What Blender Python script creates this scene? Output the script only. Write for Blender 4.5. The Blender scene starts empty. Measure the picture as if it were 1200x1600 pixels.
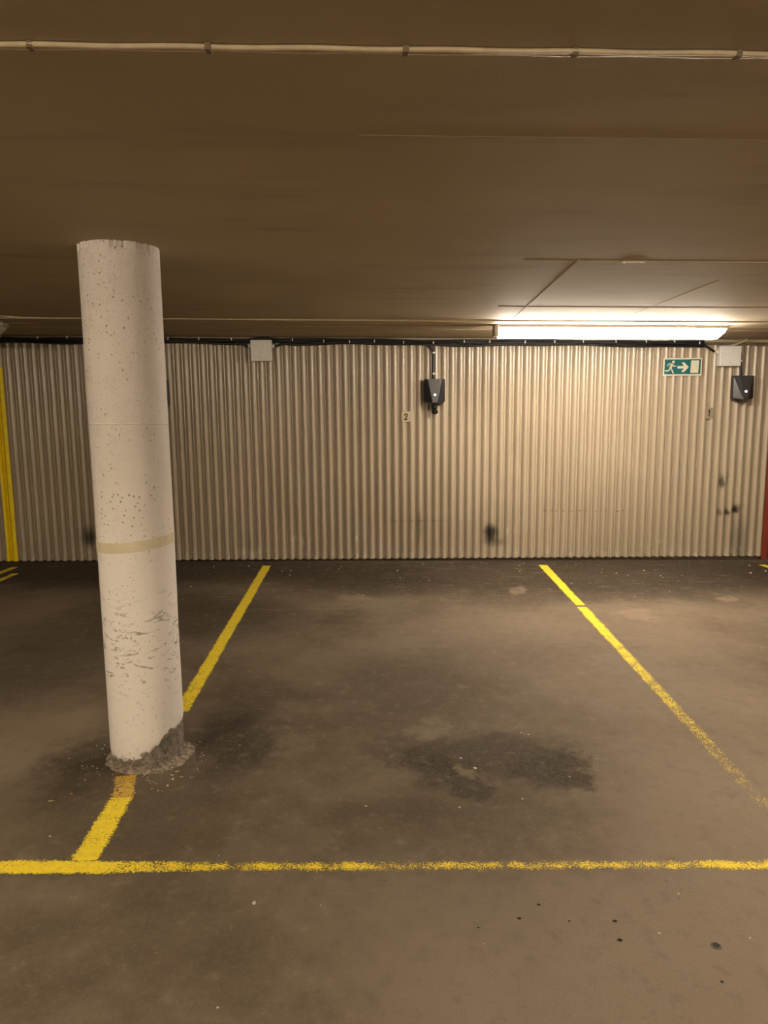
import bpy, bmesh, math, random
from mathutils import Vector, Matrix, noise as mn
random.seed(7)
S = bpy.context.scene
COL = S.collection

# ------------------------------------------------------------------ camera
F_PX, PITCH, YAW, ROLL = 1161.3, 0.1474, 0.0254, 0.00277
CAM = Vector((0, 0, 1.45))
Fv = Vector((math.sin(YAW)*math.cos(PITCH), math.cos(YAW)*math.cos(PITCH), -math.sin(PITCH)))
R0 = Vector((math.cos(YAW), -math.sin(YAW), 0)); U0 = R0.cross(Fv)
Rv = R0*math.cos(ROLL) + U0*math.sin(ROLL); Uv = -R0*math.sin(ROLL) + U0*math.cos(ROLL)
cd = bpy.data.cameras.new('camera'); cam = bpy.data.objects.new('camera', cd); COL.objects.link(cam)
cd.sensor_fit = 'VERTICAL'; cd.sensor_height = 36; cd.lens = F_PX/1600*36; cd.clip_start = .05
M = Matrix((Rv, Uv, -Fv)).transposed().to_4x4(); M.translation = CAM
cam.matrix_world = M
S.camera = cam

# ------------------------------------------------------------------ world, exposure
w = bpy.data.worlds.new('world'); S.world = w; w.use_nodes = True
w.node_tree.nodes['Background'].inputs[0].default_value = (1, .82, .6, 1)
w.node_tree.nodes['Background'].inputs[1].default_value = 0.0
S.view_settings.view_transform = 'Standard'; S.view_settings.look = 'None'
S.view_settings.gamma = 1; S.view_settings.use_curve_mapping = False
S.view_settings.exposure = 0.0
LAMP_W = 100.0       # wall lamp diffuser radiance
LAMP_R = 100.0        # lamps over the drive aisle
LAMP_COL = (1, .86, .70)
AISLE_COL = (1, .83, .61)
S.cycles.max_bounces = 8; S.cycles.diffuse_bounces = 5
S.cycles.sample_clamp_indirect = 4

# ------------------------------------------------------------------ the place's measures
K = 0.0117          # the uprights lean a little against the sloping floor slab
D = 6.736           # wall distance
HC = 2.017          # ceiling height
SCREEN = (1200, 1600)

def ray(px, py):
    return (Fv + Rv*((px-600)/F_PX) - Uv*((py-800)/F_PX))
def on_floor(px, py, z=0):
    r = ray(px, py); t = (z-CAM.z)/r.z; return CAM + r*t
def on_wall(px, py, y=D):
    r = ray(px, py); t = y/r.y; return CAM + r*t

# ------------------------------------------------------------------ helpers
def link(o, parent=None):
    COL.objects.link(o)
    if parent is not None:
        o.parent = parent
    return o
def mesh_obj(name, bm, mat, parent=None, smooth=False, bevel=0, seg=2):
    me = bpy.data.meshes.new(name); bmesh.ops.recalc_face_normals(bm, faces=bm.faces)
    bm.to_mesh(me); bm.free()
    o = bpy.data.objects.new(name, me); link(o, parent)
    for m in (mat if isinstance(mat, (list, tuple)) else [mat]):
        me.materials.append(m)
    if smooth:
        for p in me.polygons: p.use_smooth = True
    if bevel:
        b = o.modifiers.new('bevel', 'BEVEL'); b.width = bevel; b.segments = seg; b.limit_method = 'ANGLE'; b.angle_limit = math.radians(35)
    return o
def raw_obj(name, verts, faces, mat, parent=None, smooth=False):
    me = bpy.data.meshes.new(name); me.from_pydata([tuple(v) for v in verts], [], faces); me.update()
    o = bpy.data.objects.new(name, me); link(o, parent); me.materials.append(mat)
    if smooth:
        for p in me.polygons: p.use_smooth = True
    return o
def thing(name, label, cat, loc=(0, 0, 0), group=None, ry=0):
    o = bpy.data.objects.new(name, None); link(o); o.location = loc; o.rotation_euler = (0, ry, 0)
    o.empty_display_size = .05; tag(o, label, cat, group); return o
def tag(o, label, cat, group=None, kind=None):
    o['label'] = label; o['category'] = cat
    if group: o['group'] = group
    if kind: o['kind'] = kind
    return o
def struct(o):
    o['kind'] = 'structure'; return o
def box(bm, x0, y0, z0, x1, y1, z1):
    v = [bm.verts.new(p) for p in [(x0,y0,z0),(x1,y0,z0),(x1,y1,z0),(x0,y1,z0),(x0,y0,z1),(x1,y0,z1),(x1,y1,z1),(x0,y1,z1)]]
    for f in [(0,3,2,1),(4,5,6,7),(0,1,5,4),(1,2,6,5),(2,3,7,6),(3,0,4,7)]:
        bm.faces.new([v[i] for i in f])
def tube(bm, pts, r, n=8):
    pts = [Vector(p) for p in pts]; rings = []
    for i, p in enumerate(pts):
        t = (pts[min(i+1, len(pts)-1)] - pts[max(i-1, 0)]).normalized()
        a = Vector((0, 0, 1)) if abs(t.z) < .8 else Vector((0, 1, 0))
        u = t.cross(a).normalized(); v = t.cross(u)
        rings.append([bm.verts.new(p + u*r*math.cos(2*math.pi*k/n) + v*r*math.sin(2*math.pi*k/n)) for k in range(n)])
    for a, b in zip(rings, rings[1:]):
        for k in range(n):
            bm.faces.new([a[k], a[(k+1) % n], b[(k+1) % n], b[k]])
    bm.faces.new(rings[0][::-1]); bm.faces.new(rings[-1])
def smooth_path(pts, n=6):
    pts = [Vector(p) for p in pts]; out = []
    for i in range(len(pts)-1):
        p0 = pts[max(i-1, 0)]; p1 = pts[i]; p2 = pts[i+1]; p3 = pts[min(i+2, len(pts)-1)]
        for k in range(n):
            t = k/n
            out.append(.5*((2*p1) + (p2-p0)*t + (2*p0-5*p1+4*p2-p3)*t*t + (3*p1-p0-3*p2+p3)*t**3))
    out.append(pts[-1]); return out
def prism(bm, outline, y0, y1):      # outline in xz, extruded along y (y0 front)
    a = [bm.verts.new((x, y0, z)) for x, z in outline]; b = [bm.verts.new((x, y1, z)) for x, z in outline]
    n = len(a)
    bm.faces.new(a); bm.faces.new(b[::-1])
    for i in range(n): bm.faces.new([a[i], b[i], b[(i+1) % n], a[(i+1) % n]])

# ------------------------------------------------------------------ node helpers
class NT:
    def __init__(s, name):
        s.m = bpy.data.materials.new(name); s.m.use_nodes = True; s.t = s.m.node_tree
        s.b = s.t.nodes['Principled BSDF']; s.out = s.t.nodes['Material Output']
        s.pos = s.t.nodes.new('ShaderNodeNewGeometry').outputs['Position']
    def put(s, inp, v):
        if isinstance(v, (int, float)): inp.default_value = v
        elif isinstance(v, (tuple, list, Vector)):
            inp.default_value = (tuple(v)+(1,))[:len(inp.default_value)] if len(inp.default_value) == 4 else tuple(v)
        else: s.t.links.new(v, inp)
    def math(s, op, a, b=0, c=0, clamp=False):
        n = s.t.nodes.new('ShaderNodeMath'); n.operation = op; n.use_clamp = clamp
        s.put(n.inputs[0], a); s.put(n.inputs[1], b); s.put(n.inputs[2], c); return n.outputs[0]
    def vmath(s, op, a, b=(0, 0, 0), out=0):
        n = s.t.nodes.new('ShaderNodeVectorMath'); n.operation = op
        s.put(n.inputs[0], a); s.put(n.inputs[1], b); return n.outputs[out]
    def noise(s, scale, detail=4, rough=.55, vec=None, col=False, dist=0):
        n = s.t.nodes.new('ShaderNodeTexNoise'); s.put(n.inputs['Vector'], vec if vec is not None else s.pos)
        n.inputs['Scale'].default_value = scale; n.inputs['Detail'].default_value = detail
        n.inputs['Roughness'].default_value = rough; n.inputs['Distortion'].default_value = dist
        return n.outputs['Color' if col else 'Fac']
    def voro(s, scale, vec=None, feature='F1', rnd=1):
        n = s.t.nodes.new('ShaderNodeTexVoronoi'); n.feature = feature; s.put(n.inputs['Vector'], vec if vec is not None else s.pos)
        n.inputs['Scale'].default_value = scale; n.inputs['Randomness'].default_value = rnd; return n.outputs['Distance']
    def ramp(s, v, a, b, lo=0, hi=1, smooth=True):
        n = s.t.nodes.new('ShaderNodeMapRange'); n.interpolation_type = 'SMOOTHSTEP' if smooth else 'LINEAR'
        s.put(n.inputs['Value'], v); n.inputs['From Min'].default_value = a; n.inputs['From Max'].default_value = b
        n.inputs['To Min'].default_value = lo; n.inputs['To Max'].default_value = hi; return n.outputs[0]
    def mix(s, f, a, b, mode='MIX'):
        n = s.t.nodes.new('ShaderNodeMix'); n.data_type = 'RGBA'; n.blend_type = mode
        s.put(n.inputs[0], f); s.put(n.inputs[6], a); s.put(n.inputs[7], b); return n.outputs[2]
    def sep(s, v):
        n = s.t.nodes.new('ShaderNodeSeparateXYZ'); s.put(n.inputs[0], v); return n.outputs
    def comb(s, x, y, z):
        n = s.t.nodes.new('ShaderNodeCombineXYZ'); s.put(n.inputs[0], x); s.put(n.inputs[1], y); s.put(n.inputs[2], z); return n.outputs[0]
    def bump(s, h, dist=.002, strength=1):
        n = s.t.nodes.new('ShaderNodeBump'); s.put(n.inputs['Height'], h); n.inputs['Distance'].default_value = dist
        n.inputs['Strength'].default_value = strength; s.t.links.new(n.outputs[0], s.b.inputs['Normal'])
    def set(s, col=None, rough=None, spec=None, metal=None):
        if col is not None: s.put(s.b.inputs['Base Color'], col)
        if rough is not None: s.put(s.b.inputs['Roughness'], rough)
        if spec is not None: s.put(s.b.inputs['Specular IOR Level'], spec)
        if metal is not None: s.put(s.b.inputs['Metallic'], metal)
        return s.m
    def blob(s, vec, c, rx, ry, rot=0, soft=.4, third=None):
        """elliptic mask in x/y of vec: 1 inside, soft edge"""
        d = s.vmath('SUBTRACT', vec, c)
        xyz = s.sep(d); co, si = math.cos(rot), math.sin(rot)
        u = s.math('ADD', s.math('MULTIPLY', xyz[0], co/rx), s.math('MULTIPLY', xyz[1], si/rx))
        v = s.math('ADD', s.math('MULTIPLY', xyz[0], -si/ry), s.math('MULTIPLY', xyz[1], co/ry))
        r = s.math('SQRT', s.math('ADD', s.math('MULTIPLY', u, u), s.math('MULTIPLY', v, v)))
        return s.ramp(r, 1+soft, 1-soft)

def plain(name, col, rough=.5, spec=.5, metal=0, var=.06, scale=30):
    n = NT(name); f = n.noise(scale)
    c2 = tuple(max(0, c*(1-var*3)) for c in col)
    return n.set(n.mix(n.ramp(f, .35, .65), c2, col), rough, spec, metal)
def emit(name, col, strength):
    n = NT(name); n.set((.8, .8, .8), .4)
    n.put(n.b.inputs['Emission Color'], col); n.b.inputs['Emission Strength'].default_value = strength
    return n.m

# ================================================================== materials
def floor_material():
    n = NT('worn_asphalt_floor'); P = n.pos
    wob = n.vmath('SUBTRACT', n.noise(1.6, 5, .6, col=True), (.5, .5, .5))
    wob2 = n.vmath('SUBTRACT', n.noise(9, 5, .65, col=True), (.5, .5, .5))
    V = n.vmath('ADD', P, n.vmath('MULTIPLY', wob, (.55, .55, 0)))
    V = n.vmath('ADD', V, n.vmath('MULTIPLY', wob2, (.30, .24, 0)))
    wob3 = n.vmath('SUBTRACT', n.noise(34, 4, .7, col=True), (.5, .5, .5))
    V = n.vmath('ADD', V, n.vmath('MULTIPLY', wob3, (.09, .09, 0)))
    big = n.noise(.9, 5, .6); mid = n.noise(4, 6, .65)
    fine = n.noise(60, 5, .7); grain = n.noise(260, 3, .7)
    c = n.mix(n.ramp(big, .36, .64), (.098, .074, .048), (.19, .15, .107))
    c = n.mix(n.ramp(mid, .38, .72, 0, .55), c, (.205, .165, .122))
    def B(x0, y0, x1, y1, col, amt, soft=.5, vec=None):
        nonlocal c
        a = on_floor((x0+x1)/2, y0); b = on_floor((x0+x1)/2, y1)
        cy = (a.y+b.y)/2
        l = on_floor(x0, (y0+y1)/2); r = on_floor(x1, (y0+y1)/2)
        m = n.blob(vec or V, Vector(((l.x+r.x)/2, cy, 0)), abs(r.x-l.x)/2, abs(a.y-b.y)/2, 0, soft)
        c = n.mix(n.math('MULTIPLY', m, amt), c, col)
    dark = (.040, .031, .022); olive = (.075, .061, .038); light = (.30, .225, .16); pink = (.23, .18, .135)
    # light worn concrete showing through, then painted lamplight in the right foreground
    B(760, 935, 1330, 1015, light, .2, .6)
    B(560, 960, 860, 1010, pink, .5, .7)
    B(-120, 925, 130, 975, light, .5, .6)
    B(-100, 1100, 150, 1205, light, .55, .6)
    B(540, 1000, 1100, 1110, pink, .35, .7)
    B(900, 1060, 1500, 1320, pink, .45, .7)
    B(640, 1330, 1700, 2000, (.30, .242, .188), .7, .6)  # brighter floor under the right aisle lamp, put into the colour
    B(1000, 1180, 1500, 1500, (.28, .228, .178), .5, .6)  # more of the same painted lamplight
    # damp dark band along the wall, darker patches further out, a painted column shadow
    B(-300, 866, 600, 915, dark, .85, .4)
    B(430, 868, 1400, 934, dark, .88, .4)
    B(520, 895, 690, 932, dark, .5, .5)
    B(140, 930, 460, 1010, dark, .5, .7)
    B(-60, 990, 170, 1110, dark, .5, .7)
    B(280, 1115, 430, 1215, dark, .85, .6)  # column's shadow on the floor, painted into the colour
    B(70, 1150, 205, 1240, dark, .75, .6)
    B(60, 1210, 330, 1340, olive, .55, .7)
    B(520, 1030, 790, 1150, dark, .5, .6)
    B(560, 1230, 900, 1330, olive, .4, .8)
    # oil stain
    B(600, 1146, 880, 1204, dark, .72, .45)
    B(620, 1172, 740, 1232, dark, .75, .35)
    B(700, 1205, 775, 1256, dark, .75, .35)
    B(800, 1168, 925, 1226, dark, .8, .3)
    B(560, 1262, 700, 1300, dark, .28, .6)
    B(716, 1186, 752, 1212, (.20, .165, .10), .7, .4)
    B(640, 1125, 700, 1148, (.21, .17, .12), .6, .4)
    # pale scrapes
    B(510, 930, 575, 942, light, .5, .5); B(800, 917, 828, 930, light, .5, .4)
    B(955, 954, 1035, 968, light, .55, .3); B(1090, 930, 1140, 936, light, .6, .4)
    # streaks along the wall
    m2 = n.noise(15, 6, .72)
    c = n.mix(n.ramp(m2, .50, .75, 0, .35), c, (.065, .05, .035))
    c = n.mix(n.ramp(m2, .46, .30, 0, .45), c, (.27, .215, .16))
    st = n.noise(3.2, 6, .7, vec=n.vmath('MULTIPLY', P, (.7, 4.5, 1)))
    ys = n.sep(P)[1]
    c = n.mix(n.math('MULTIPLY', n.ramp(st, .56, .74), n.ramp(ys, 3.8, 5.6, 0, .6)), c, light)
    # aggregate grain
    c = n.mix(n.ramp(fine, .45, .75, 0, .3), c, (.26, .21, .155))
    c = n.mix(n.ramp(grain, .56, .70, 0, .7), c, (.045, .036, .026))
    pits = n.math('LESS_THAN', n.voro(26, n.vmath('ADD', P, n.vmath('MULTIPLY', wob2, (.05, .05, 0)))), .075)
    pm = n.math('MULTIPLY', pits, n.ramp(n.noise(2.3), .5, .62))
    c = n.mix(n.math('MULTIPLY', pm, .55), c, (.03, .024, .018))
    # drilled anchor holes
    hm = None
    for (x, y, r) in [(842, 1414, .0045), (811, 1435, .0052), (960, 1439, .0052), (968, 1469, .0062), (889, 1439, .003), (747, 1449, .003), (1128, 1534, .004)]:
        p = on_floor(x, y)
        m = n.blob(n.vmath('ADD', P, n.vmath('MULTIPLY', wob2, (.01, .01, 0))), p, r*1.15, r, 0, .25)
        hm = m if hm is None else n.math('MAXIMUM', hm, m)
    c = n.mix(n.math('MULTIPLY', hm, .93), c, (.008, .006, .005))
    h = n.math('ADD', n.math('MULTIPLY', grain, .5), n.math('MULTIPLY', fine, .8))
    h = n.math('SUBTRACT', h, n.math('MULTIPLY', pm, .8)); h = n.math('SUBTRACT', h, n.math('MULTIPLY', hm, 3))
    n.bump(h, .004, .75)
    return n.set(c, n.ramp(mid, .3, .7, .7, .92), .2)

def ceiling_material():
    n = NT('painted_concrete_soffit'); P = n.pos
    a = n.noise(.7, 5, .6); b = n.noise(2.5, 6, .6, vec=n.vmath('MULTIPLY', P, (.5, 2.4, 1))); g = n.noise(140, 3, .6)
    c = n.mix(n.ramp(a, .35, .7), CE1, CE2)
    c = n.mix(n.ramp(b, .5, .75, 0, .35), c, (.25, .19, .13))
    n.bump(n.math('ADD', n.math('MULTIPLY', g, .25), b), .003, .35)
    return n.set(c, .75, .25)
CE1 = (.405, .335, .225); CE2 = (.47, .39, .27)

def sheet_material():
    n = NT('beige_painted_steel_sheet'); P = n.pos
    V = n.vmath('MULTIPLY', P, (1, 0, 1))
    xyz = n.sep(P); X = xyz[0]; Z = xyz[2]
    a = n.noise(1.3, 5, .6); st = n.noise(6, 6, .7, vec=n.vmath('MULTIPLY', P, (3, 1, .35)))
    c = n.mix(n.ramp(a, .35, .7), (.43, .355, .255), (.50, .42, .31))
    c = n.mix(n.ramp(st, .45, .8, 0, .3), c, (.37, .30, .215))
    # grime on the lower part, thicker towards the floor
    gn = n.noise(18, 6, .7)
    g = n.math('MULTIPLY', n.ramp(Z, .75, .05, 0, .12), n.ramp(gn, .35, .65, .2, 1))
    c = n.mix(g, c, (.20, .155, .105))
    P2 = n.comb(X, Z, 0)
    wob = n.vmath('MULTIPLY', n.vmath('SUBTRACT', n.noise(14, 4, .6, col=True), (.5, .5, .5)), (.07, .07, 0))
    V2 = n.vmath('ADD', P2, wob)
    def B(px, py, rx, rz, col, amt, soft=.7):
        nonlocal c
        p = on_wall(px, py)
        c = n.mix(n.math('MULTIPLY', n.blob(V2, Vector((p.x, p.z, 0)), rx, rz, 0, soft), amt), c, col)
    k = (.018, .015, .013)
    B(140, 838, .05, .08, k, .9); B(766, 832, .055, .075, k, .95); B(771, 846, .09, .04, k, .5)
    B(1126, 752, .018, .055, k, .8); B(1135, 748, .014, .05, k, .6)
    B(1147, 795, .032, .038, k, .95); B(1134, 800, .026, .032, k, .85); B(1121, 799, .022, .03, k, .6); B(1155, 792, .02, .03, k, .4)
    B(1152, 845, .07, .20, (.13, .13, .095), .55); B(655, 822, .02, .14, (.12, .10, .07), .5)
    B(1030, 845, .02, .02, (.62, .56, .46), .5)
    # scraped pale paint at the foot
    sc = n.math('MULTIPLY', n.ramp(n.noise(30, 5, .7, vec=n.vmath('MULTIPLY', P, (1, 1, .35))), .5, .62), n.ramp(Z, .17, .03))
    c = n.mix(n.math('MULTIPLY', sc, .8), c, (.62, .55, .43))
    for (px, py, rx, rz) in [(379, 862, .03, .05), (393, 866, .035, .04), (404, 864, .03, .055), (460, 842, .014, .04), (473, 846, .014, .04), (485, 842, .012, .03),
                             (792, 828, .012, .035), (803, 828, .012, .035), (557, 840, .012, .03)]:
        B(px, py, rx, rz, (.62, .56, .43), .65, .5)
    # rows of small knocks across the ribs
    for (px0, px1, py) in [(843, 985, 797.5), (598, 700, 813)]:
        a = on_wall(px0, py); b = on_wall(px1, py)
        dz = n.math('ABSOLUTE', n.math('SUBTRACT', n.math('ADD', Z, n.math('MULTIPLY', n.noise(26, 3, .6), .03)), a.z+.015))
        m = n.math('MULTIPLY', n.ramp(dz, .010, .003), n.math('MULTIPLY', n.math('GREATER_THAN', X, a.x), n.math('LESS_THAN', X, b.x)))
        m = n.math('MULTIPLY', m, n.ramp(n.noise(38, 2, .5), .5, .58))
        c = n.mix(n.math('MULTIPLY', m, .75), c, (.12, .09, .06))
    # small chips
    ch = n.math('LESS_THAN', n.voro(42, V2), .13)
    ch = n.math('MULTIPLY', ch, n.math('MULTIPLY', n.ramp(n.noise(5), .56, .62), n.ramp(Z, .8, .35)))
    c = n.mix(n.math('MULTIPLY', ch, .75), c, (.64, .58, .48))
    n.bump(n.math('ADD', gn, n.math('MULTIPLY', ch, 1.5)), .0003, .25)
    return n.set(c, .29, 1.0)

def pillar_material(cx, cy):
    n = NT('white_painted_concrete'); P = n.pos
    L = n.vmath('SUBTRACT', P, (cx, cy, 0)); X, Y, Z = n.sep(L)[0:3]
    ang = n.math('ARCTAN2', X, n.math('MULTIPLY', Y, -1))     # 0 towards the camera, + to the right
    a = n.noise(2.2, 5, .6); f = n.noise(16, 6, .7)
    c = n.mix(n.ramp(a, .35, .7), (.56, .505, .46), (.63, .575, .53))
    c = n.mix(n.ramp(f, .5, .75, 0, .35), c, (.46, .40, .34))
    c = n.mix(n.ramp(Z, 1.5, .5, 0, .85), c, (.88, .83, .785))  # lower shaft painted paler to stand for the stronger light there
    # pores
    vo = n.voro(46, n.vmath('ADD', P, n.vmath('MULTIPLY', n.noise(40, 2, .5, col=True), (.012, .012, .012))))
    sel = n.ramp(n.math('SUBTRACT', n.noise(7, 3, .6), n.math('MULTIPLY', ang, .07)), .40, .52)
    po = n.math('MULTIPLY', n.ramp(vo, .20, .10), sel)
    vo2 = n.voro(120); po2 = n.math('MULTIPLY', n.ramp(vo2, .22, .12), n.ramp(n.math('SUBTRACT', n.noise(5, 3, .6), n.math('MULTIPLY', ang, .07)), .38, .52))
    pores = n.math('MAXIMUM', po, n.math('MULTIPLY', po2, .8))
    pores = n.math('MULTIPLY', pores, n.ramp(Z, .3, 1.1, .5, 1))
    c = n.mix(n.math('MULTIPLY', pores, .7), c, (.22, .18, .145))
    # rubbed scuffs, mainly 0.3-0.75 m up
    sn = n.noise(22, 6, .75, vec=n.vmath('MULTIPLY', P, (.6, .6, 1.9)), dist=.8)
    sz = n.math('MULTIPLY', n.ramp(Z, .24, .42), n.ramp(Z, .80, .55))
    sm = n.math('MULTIPLY', n.ramp(sn, .55, .61), sz)
    c = n.mix(n.math('MULTIPLY', sm, .75), c, (.17, .14, .12))
    # pour joint
    jz = n.math('ABSOLUTE', n.math('SUBTRACT', n.math('ADD', Z, n.math('MULTIPLY', n.noise(9), .012)), 1.373))
    jm = n.ramp(jz, .0055, .002)
    c = n.mix(n.math('MULTIPLY', jm, .5), c, (.80, .73, .62))
    # bare rough concrete at the foot, its ragged edge climbing to the right
    edge = n.math('ADD', n.math('MULTIPLY', n.ramp(ang, -.35, 1.3, 0, 1), .115), .042)
    edge = n.math('ADD', edge, n.math('MULTIPLY', n.math('SUBTRACT', n.noise(32, 6, .8), .5), .13))
    bare = n.ramp(n.math('SUBTRACT', edge, Z), -.001, .002)
    rn = n.noise(55, 6, .75)
    bc = n.mix(n.ramp(rn, .35, .65), (.13, .11, .09), (.36, .31, .25))
    c = n.mix(bare, c, bc)
    h = n.math('SUBTRACT', n.math('MULTIPLY', f, .5), n.math('MULTIPLY', pores, .9))
    h = n.math('ADD', h, n.math('MULTIPLY', n.ramp(n.noise(30, 3, .5), .62, .7), .25))
    h = n.math('ADD', h, n.math('MULTIPLY', jm, .8))
    h = n.math('SUBTRACT', h, n.math('MULTIPLY', bare, n.math('MULTIPLY_ADD', rn, -3.0, 3.2)))
    n.bump(h, .004, .8)
    return n.set(c, .62, .3)

def paint_material(name, col, wear0, wear1, edge=.5, scale=170, old=None, u0=0, PTA=.38):
    """yellow road paint; UV x runs 0-1 along the line, y 0-1 across; wear from wear0 to wear1"""
    n = NT(name)
    uv = n.t.nodes.new('ShaderNodeUVMap').outputs[0]; s = n.sep(uv)
    across = n.math('ABSOLUTE', n.math('MULTIPLY', n.math('SUBTRACT', s[1], .5), 2))
    gr = n.noise(scale, 4, .7); pt = n.noise(11, 5, .65)
    thr = n.ramp(s[0], u0, 1, wear0, wear1, False)
    thr = n.math('ADD', thr, n.math('MULTIPLY', n.ramp(across, 1-edge, 1.0), .42))
    thr = n.math('ADD', thr, n.math('MULTIPLY', n.math('SUBTRACT', pt, .5), PTA))
    on = n.ramp(n.math('SUBTRACT', gr, thr), -.012, .02)
    c = n.mix(n.ramp(n.noise(45, 5, .7), .35, .7), col, tuple(v*.85 for v in col))
    if old: c = n.mix(n.ramp(n.noise(28, 4, .7), .45, .6), c, old)
    n.set(c, .6, .35)
    n.bump(gr, .002, .6)
    tr = n.t.nodes.new('ShaderNodeBsdfTransparent'); mx = n.t.nodes.new('ShaderNodeMixShader')
    n.t.links.new(on, mx.inputs[0]); n.t.links.new(tr.outputs[0], mx.inputs[1]); n.t.links.new(n.b.outputs[0], mx.inputs[2])
    n.t.links.new(mx.outputs[0], n.out.inputs[0]); return n.m

M_floor = floor_material(); M_ceil = ceiling_material(); M_sheet = sheet_material()
M_conc = plain('rough_grey_brown_concrete', (.20, .16, .12), .85, .2, 0, .12, 8)
M_dark = plain('dark_gap_concrete', (.05, .04, .03), .9, .2, 0, .1, 10)
M_black = plain('black_cable_sheath', (.012, .012, .014), .42, .5)
M_white = plain('white_plastic', (.80, .78, .74), .35, .5, 0, .02)
M_box = plain('light_grey_box_plastic', (.84, .83, .82), .45, .45, 0, .03, 60)
M_cable = plain('cream_cable_sheath', (.60, .49, .33), .45, .45, 0, .05, 40)
M_clip = plain('brown_painted_clip', (.20, .15, .09), .6)
M_red = plain('oxide_red_door_paint', (.27, .045, .022), .5, .4, 0, .05, 12)
M_ycl = plain('yellow_wall_paint', (.98, .73, .006), .5, .4, 0, .03, 20)
M_house = plain('grey_lamp_housing', (.42, .38, .34), .5, .4, 0, .03)

# ================================================================== structure
X0, X1, YB = -8.5, 6.5, -5.0
def plane_obj(name, vs, mat):
    return struct(raw_obj(name, vs, [(0, 1, 2, 3)], mat))
bm = bmesh.new(); box(bm, X0, YB, -.15, X1, D+.35, 0); struct(mesh_obj('floor', bm, M_floor))
# ceiling: the slab, with the low board-mark ridges of its formwork
bm = bmesh.new(); box(bm, X0, YB, HC, X1, D+.35, HC+.2)
def ceil_pt(px, py): return on_floor(px, py, HC)
def ridge(bm, a, b, wdt, hgt):
    d = (b-a).normalized(); s = Vector((-d.y, d.x, 0))*wdt/2
    v = [bm.verts.new((p.x+q.x, p.y+q.y, z)) for p in (a, b) for q, z in ((s, HC+.002), (-s, HC+.002), (-s*.4, HC-hgt), (s*.4, HC-hgt))]
    for f in [(0, 1, 2, 3), (7, 6, 5, 4), (0, 3, 7, 4), (1, 5, 6, 2), (2, 6, 7, 3), (0, 4, 5, 1)]:
        bm.faces.new([v[i] for i in f])
def xline(px0, px1, py, w_, h_):
    p = ceil_pt(600, py); a = ceil_pt(px0, py); b = ceil_pt(px1, py)
    ridge(bm, Vector((a.x, p.y, 0)), Vector((b.x, p.y, 0)), w_, h_)
xline(560, 1500, 211, .0032, .0012)
xline(820, 1400, 405, .004, .0015)
xline(780, 1500, 477.5, .008, .003)
a, b = ceil_pt(905, 405), ceil_pt(803, 496); ridge(bm, a, b, .009, .003)
a, b = ceil_pt(1123, 438), ceil_pt(975, 496); ridge(bm, a, b, .006, .002)
struct(mesh_obj('ceiling', bm, M_ceil))
# lower strip of slab along the wall, its edge the pale line
YS = ceil_pt(400, 498).y
bm = bmesh.new(); box(bm, X0, YS, HC-.008, X1, D+.06, HC)
for yy, w_ in ((505, .006), (511, .006)):
    p = ceil_pt(400, yy)
    box(bm, X0, p.y, HC-.0105, X1, p.y+w_, HC-.008)
struct(mesh_obj('trim_1', bm, M_ceil))
# concrete wall with the corrugated sheet in front
bm = bmesh.new(); box(bm, X0, D+.025, 0, X1, D+.3, HC); wall = struct(mesh_obj('wall_back', bm, M_conc))
bm = bmesh.new(); box(bm, X0, D-.012, HC-.034, X1, D+.025, HC-.0085); struct(mesh_obj('trim_2', bm, M_ceil))
bm = bmesh.new(); box(bm, X0-.2, YB, 0, X0, D+.3, HC); struct(mesh_obj('wall_left', bm, M_conc))
bm = bmesh.new(); box(bm, X1, YB, 0, X1+.2, D+.3, HC); struct(mesh_obj('wall_right', bm, M_conc))
bm = bmesh.new(); box(bm, X0, YB-.2, 0, X1, YB, HC); struct(mesh_obj('wall_front', bm, M_conc))

# corrugated sheet profile (trapezoidal ribs, rounded bends)
XT0 = on_wall(752.0, 541).x; XT1 = on_wall(752+12.77*34, 541).x
PER = (XT1-XT0)/34; DEP = .040
ZT = HC-.06
XR = on_wall(1186.5, 866).x         # right edge at the foot
RB = .79                              # share of the pitch taken by the rounded rib, the rest is the narrow valley
def prof(u):                         # 0 in the valley, 1 on the rib's crown
    if u >= RB: return 0
    return math.sin(math.pi*u/RB)**.52
US = [0, .004, .012, .025, .045, .07, .10, .14, .19, .25, .32, .40, .48, .55, .61, .66, .69, .715, .74, .76, .775, .784, .79, .86, .94]
def sheet_cols(xa, xb, off=0):
    phase = XT0 + K*ZT - PER*.90     # foot x at z=0 of a rib edge
    i0 = math.floor((xa-phase)/PER)-1; cols = []
    i = i0
    while phase+i*PER < xb+PER:
        for u in US:
            x = phase+(i+u)*PER
            if xa <= x <= xb: cols.append((x, D - DEP*prof(u) - off))
        i += 1
    return cols
def sheet_bottom(x): return .004 + max(0, (x+3.4)/6.8)*.030
def sheet_mesh(xa, xb, z_top, off=0, z_bot=None, rows=(0, .0012, .25, .5, .75, .9988, 1)):
    cols = sheet_cols(xa, xb, off); V = []; Fc = []
    for x, y in cols:
        zb = sheet_bottom(x) if z_bot is None else z_bot
        for t in rows:
            z = zb+(z_top-zb)*t
            V.append((x-K*z, y, z))
    r = len(rows)
    for i in range(len(cols)-1):
        for j in range(r-1):
            Fc.append((i*r+j, (i+1)*r+j, (i+1)*r+j+1, i*r+j+1))
    return V, Fc
V, Fc = sheet_mesh(X0+.1, XR, ZT)
sh = raw_obj('corrugated_sheet', V, Fc, M_sheet, wall, smooth=True)
so = sh.modifiers.new('thickness', 'SOLIDIFY'); so.thickness = .0008; so.offset = -1

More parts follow.
